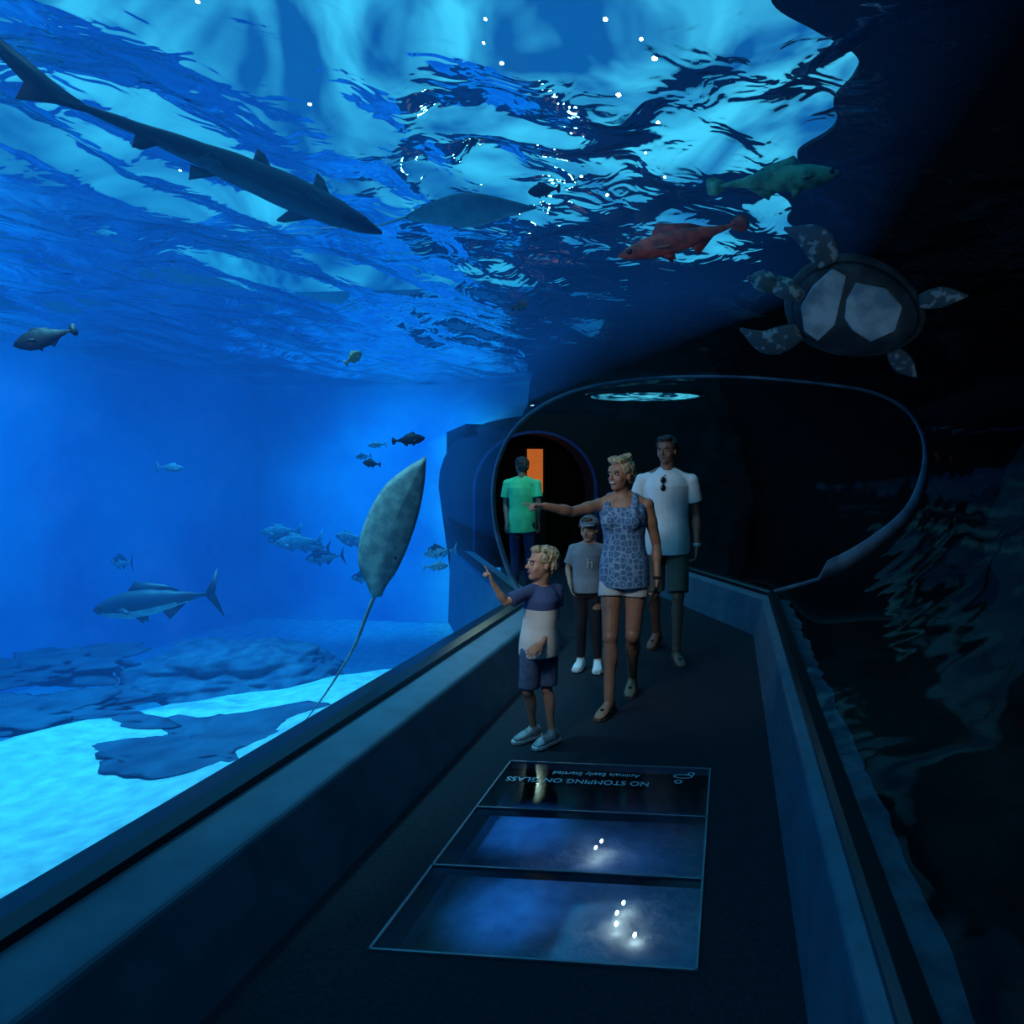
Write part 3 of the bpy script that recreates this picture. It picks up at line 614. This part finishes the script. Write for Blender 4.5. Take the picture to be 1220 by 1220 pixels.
# woman
J=dict(pelvis=V(.01,.0,.90),neck=V(.0,-.01,1.40),head=V(-.01,-.03,1.535),
 sh_r=V(-.155,-.02,1.335),el_r=V(-.31,-.17,1.30),wr_r=V(-.46,-.33,1.345),hd_r=V(-.16,-.10,.03),
 sh_l=V(.165,.0,1.335),el_l=V(.225,.04,1.07),wr_l=V(.235,-.04,.84),hd_l=V(-.02,-.03,-.2),
 hip_r=V(-.075,0,.84),kn_r=V(-.075,-.09,.47),an_r=V(-.075,-.17,.085),ft_r=V(-.35,-1,-.03),
 hip_l=V(.095,0,.84),kn_l=V(.07,-.02,.46),an_l=V(.05,.24,.115),ft_l=V(-.1,-1,-.25))
w=person('woman',(-.72,4.47,0),J,s=.95,hs=.95,limb=1.08,body_yaw=R(-8),head_yaw=R(-38),head_pitch=R(-4),skin=skinA,hair=h_blond,hairstyle='bun',shirt=m_tank,tank=True,hem=.79,shorts=m_ws,shorts_hem=.725,shoes=m_snd,bare=True,female=True,poseR='point',palmR=V(0,0,-1),poseL='hold',palmL=V(-1,0,0),smile=True)
bm=bmesh.new(); T=Matrix.Translation((.20,-.09,.735))@Matrix.Rotation(R(20),4,'Y'); bmesh.ops.create_cube(bm,size=1,matrix=T@Matrix.Diagonal((.012,.07,.14,1))); o=from_bm(bm,'phone',m_bk,w,False); o.modifiers.new('b','BEVEL').width=.004
bm=bmesh.new(); bmesh.ops.create_cone(bm,segments=16,radius1=.03,radius2=.03,depth=.02,matrix=Matrix.Translation((.235,-.035,.855)),cap_ends=True); from_bm(bm,'watch',m_bk,w)
# man
J=dict(pelvis=V(.01,.0,.98),neck=V(.01,-.01,1.565),head=V(.01,-.04,1.735),
 sh_r=V(-.20,.0,1.475),el_r=V(-.27,.06,1.2),wr_r=V(-.27,.0,.94),hd_r=V(0,-.05,-.2),
 sh_l=V(.215,.0,1.475),el_l=V(.265,.04,1.19),wr_l=V(.265,-.05,.92),hd_l=V(-.02,-.05,-.2),
 hip_r=V(-.09,0,.92),kn_r=V(-.10,.02,.52),an_r=V(-.085,.30,.13),ft_r=V(-.35,-1,-.28),
 hip_l=V(.10,0,.92),kn_l=V(.105,-.12,.52),an_l=V(.09,-.2,.085),ft_l=V(.25,-1,-.02))
mn=person('man',(-.547,5.68,0),J,s=1.06,hs=1.02,head_yaw=R(-22),head_pitch=R(2),skin=skinC,hair=h_dark,shirt=m_wt,hem=.86,sleeve=.62,shorts=m_kh,shorts_hem=.55,shoes=m_snd,bare=True,poseL='hold',poseR='relax',palmL=V(-1,0,0))
bm=bmesh.new()
for k_ in (-1,1): ell(bm,V(-.02,-.158,1.455+k_*.032),(.022,.006,.028))
cone(bm,V(-.02,-.153,1.43),V(-.02,-.153,1.50),.004,.004,n=6); cone(bm,V(-.035,-.15,1.50),V(.0,-.13,1.53),.003,.003,n=6)
from_bm(bm,'sunglasses',m_eye,mn)
bm=bmesh.new(); bmesh.ops.create_cone(bm,segments=16,radius1=.033,radius2=.033,depth=.03,matrix=Matrix.Translation((.265,-.045,.94)),cap_ends=True); from_bm(bm,'watch',mat('pale_watch',(.6,.6,.6),.4),mn)
# boy
J=dict(pelvis=V(-.01,.0,.56),neck=V(.005,-.005,.905),head=V(.01,-.02,1.03),
 sh_r=V(-.09,-.075,.865),el_r=V(-.17,-.14,.83),wr_r=V(-.225,-.19,.945),hd_r=V(-.035,-.02,.1),
 sh_l=V(.085,.05,.865),el_l=V(.08,.02,.70),wr_l=V(.03,-.13,.60),hd_l=V(-.08,-.1,-.05),
 hip_r=V(-.05,-.03,.53),kn_r=V(-.06,-.06,.31),an_r=V(-.05,.04,.065),ft_r=V(-.7,-.6,-.03),
 hip_l=V(.035,.03,.53),kn_l=V(.035,.0,.31),an_l=V(.07,-.03,.065),ft_l=V(-.6,-.75,-.03))
boy=person('boy',(-1.09,3.80,0),J,s=.68,hs=.86,body_yaw=R(-40),head_yaw=R(-58),head_pitch=R(-8),skin=skinB,hair=h_blond,hairstyle='tousled',shirt=m_tee2,hem=.505,sleeve=.7,shorts=m_den,shorts_hem=.325,shoes=m_snk,poseR='point',palmR=V(-.7,-.3,.2),poseL='relax',limb=.9,palmL=V(-.5,.3,-.6))
# child in grey tee
J=dict(pelvis=V(.0,.0,.63),neck=V(.0,-.005,.985),head=V(.01,-.02,1.105),
 sh_r=V(-.115,.0,.945),el_r=V(-.165,.02,.79),wr_r=V(-.13,-.09,.68),hd_r=V(.03,-.03,-.1),
 sh_l=V(.12,.0,.945),el_l=V(.155,.02,.78),wr_l=V(.15,-.04,.64),hd_l=V(0,-.02,-.1),
 hip_r=V(-.055,0,.60),kn_r=V(-.055,-.03,.35),an_r=V(-.06,.0,.07),ft_r=V(-.15,-1,-.02),
 hip_l=V(.055,0,.60),kn_l=V(.06,-.04,.35),an_l=V(.08,-.05,.07),ft_l=V(.1,-1,-.02))
ch=person('child',(-1.12,5.24,0),J,s=.72,hs=.86,head_yaw=R(-15),head_pitch=R(6),skin=skinB,hair=h_brown,shirt=m_gt,hem=.61,sleeve=.75,shorts=m_bk,pants=True,shoes=m_wsh,limb=.9)
c_=bpy.data.curves.new('tee_letter','FONT'); c_.body='h'; c_.size=.11; c_.extrude=.003; c_.materials.append(m_ws)
o=bpy.data.objects.new('tee_letter',c_); link(o,ch); o.location=(.0,-.112,.81); o.rotation_euler=(R(90),0,0)
bm=bmesh.new(); ell(bm,V(.01,-.005,1.155),(.078,.09,.06)); plate(bm,[V(-.05,-.09,1.155),V(-.04,-.15,1.14),V(.01,-.165,1.138),V(.06,-.15,1.14),V(.07,-.09,1.155)],.006,V(0,0,1)); from_bm(bm,'cap',m_gt,ch)
# visitor in green, back turned
J=dict(pelvis=V(.0,.0,.92),neck=V(.0,.01,1.46),head=V(-.01,.03,1.62),
 sh_r=V(-.19,.0,1.39),el_r=V(-.22,.03,1.12),wr_r=V(-.17,-.12,.90),hd_r=V(.0,-.05,-.1),
 sh_l=V(.19,.0,1.39),el_l=V(.23,-.03,1.12),wr_l=V(.2,.08,.88),hd_l=V(0,.05,-.2),
 hip_r=V(-.085,0,.86),kn_r=V(-.09,.03,.47),an_r=V(-.09,0,.085),ft_r=V(-.3,1,-.02),
 hip_l=V(.085,0,.86),kn_l=V(.09,.04,.47),an_l=V(.09,.05,.085),ft_l=V(.0,1,-.02))
vi=person('man.001',(-2.72,8.6,0),J,s=1.0,hs=1.0,body_yaw=R(35),head_yaw=R(215),skin=skinC,hair=h_dark,shirt=m_gs,hem=.76,sleeve=.65,shorts=m_nvy,pants=True,shoes=m_bk,vox=.008)
# ---------------------------------------------------------------- lights
def light(name,kind,loc,energy,col,target=None,size=1,spot=None,blend=.4):
    l=bpy.data.lights.new(name,kind); l.energy=energy; l.color=col
    if kind=='AREA': l.size=size
    if kind=='SPOT': l.spot_size=spot; l.spot_blend=blend; l.shadow_soft_size=size
    if kind=='POINT': l.shadow_soft_size=size
    o=bpy.data.objects.new(name,l); o.location=loc
    if target: o.rotation_euler=(Vector(target)-Vector(loc)).to_track_quat('-Z','Y').to_euler()
    S.collection.objects.link(o); return o
CY=(.26,.75,.98)
light('added_tank_spot','SPOT',(-5.0,4.0,7.8),4400,CY,(-4.6,4.2,0),.25,spot=R(56),blend=.7)  # this and the next two: added spots replacing daylight on the sand
light('added_tank_spot.001','SPOT',(-8,5.0,8),3800,CY,(-8,5.5,0),.3,spot=R(60),blend=.7)
light('added_tank_spot.002','SPOT',(-5.3,8.2,8),3000,(.1,.55,1),(-5.3,8.4,0),.3,spot=R(44),blend=.7)
light('added_tank_spot.003','SPOT',(-6.8,10.0,3.3),4200,(.10,.6,1),(-7.6,15.4,.6),.3,spot=R(70),blend=.9)  # underwater spot added to brighten the back wall
light('added_tank_spot.004','SPOT',(-7.6,7.0,3.3),1900,(.08,.5,1),(-11.4,9,1.0),.3,spot=R(80),blend=.9)  # underwater spot added to brighten the left wall
light('tank_fill','SPOT',(-3.6,1.5,3.3),100,(.9,.95,.95),(-2.6,4.8,1.2),.1,spot=R(60),blend=.8)  # unseen spot added to brighten the stingray
light('tank_fill.001','SPOT',(2.3,3.0,.6),44,(.45,.72,1.0),(1.0,5.3,2.75),.1,spot=R(50),blend=.8)  # unseen spot added to brighten the turtle from below
light('tank_fill.002','SPOT',(-.6,2.2,2.75),16,(.9,.95,1.0),(-.1,4.1,3.1),.05,spot=R(50),blend=.8)  # unseen spot aimed at the red and green shapes
light('visitor_fill','SPOT',(-1.5,2.0,2.25),85,(.95,.98,1.0),(-.8,4.9,.9),.25,spot=R(56),blend=.6)  # unseen spot added to brighten the people
light('green_shirt_fill','POINT',(-2.35,7.9,2.2),14,(.6,1,.85),size=.06)  # point light added to brighten the green shirt
light('underfloor_lamp','SPOT',(-1.15,3.35,-.16),8,(.03,.28,1),(-1.15,3.4,-.8),.03,spot=R(75),blend=1)
light('underfloor_lamp.001','SPOT',(-1.3,4.15,-.16),8,(.03,.28,1),(-1.3,4.15,-.8),.03,spot=R(75),blend=1)
light('underfloor_lamp.002','SPOT',(-.7,3.9,-.16),5,(.03,.22,.7),(-.7,3.9,-.8),.03,spot=R(130),blend=1)
uf=empty('floor_glints',(0,0,0)); bm=bmesh.new()  # tiny emissive dots standing in for reflected glints in the floor glass
m_glint,nt,o=newmat('glint_glow'); em=nt.nodes.new('ShaderNodeEmission'); em.inputs['Color'].default_value=(1,.92,.78,1); em.inputs['Strength'].default_value=30; nt.links.new(em.outputs[0],o.inputs['Surface'])
for p in ((-.55,3.22,-.63),(-.56,3.30,-.63),(-.54,3.38,-.63),(-.78,3.86,-.63),(-.76,3.93,-.63),(-.45,3.15,-.63)): ell(bm,V(*p),(.008,.018,.005))
from_bm(bm,'glint_dots',m_glint,uf)
ls=empty('water_glints',(0,0,0)); bm=bmesh.new()  # tiny emissive dots added overhead to show as glints on the water
for (x,y,z) in [(-1.9+.25*math.sin(y*3),y,5.3) for y in (3.6,4.2,4.5,4.8,5.4,5.7,6,6.6,7.2,7.8,8.4,9)]+[(-4.5+.3*math.sin(y*4),y,5.3) for y in (2.3,3.5,3.7,5,6.5)]+[(-.8+.2*math.sin(y*5),y,4.9) for y in (4.4,4.9,5.15,5.4,5.9,6.4,7,7.6)]+[(-7,y,5.4) for y in (2,5,8)]:
    s_=random.uniform(.5,1.3); ell(bm,V(x,y,z),(.020*s_,.016,.014*s_),u=10,v=6)
from_bm(bm,'glint_dots',m_glint,ls)
wd=bpy.data.worlds.new('hall_sky'); S.world=wd; wd.use_nodes=True; nt=wd.node_tree
bg=nt.nodes['Background']; bg.inputs[1].default_value=1.25
tc=nt.nodes.new('ShaderNodeTexCoord'); nz=nt.nodes.new('ShaderNodeTexNoise'); nz.inputs['Scale'].default_value=4.5; nz.inputs['Detail'].default_value=3; nz.inputs['Distortion'].default_value=2.2
rp=nt.nodes.new('ShaderNodeValToRGB'); rp.color_ramp.elements[0].position=.36; rp.color_ramp.elements[0].color=(.004,.10,.32,1); rp.color_ramp.elements[1].position=.68; rp.color_ramp.elements[1].color=(.07,.60,.86,1)
nt.links.new(tc.outputs['Generated'],nz.inputs['Vector']); nt.links.new(nz.outputs['Fac'],rp.inputs['Fac']); nt.links.new(rp.outputs['Color'],bg.inputs[0])
# ---------------------------------------------------------------- camera
cam=bpy.data.cameras.new('camera'); co=bpy.data.objects.new('camera',cam); S.collection.objects.link(co)
co.location=(0,0,1.57); co.rotation_euler=(R(90),0,R(5)); cam.sensor_width=36; cam.lens=36*800/1220
cam.shift_x=-.1557; cam.shift_y=-.041; cam.clip_start=.05; cam.clip_end=100
S.camera=co
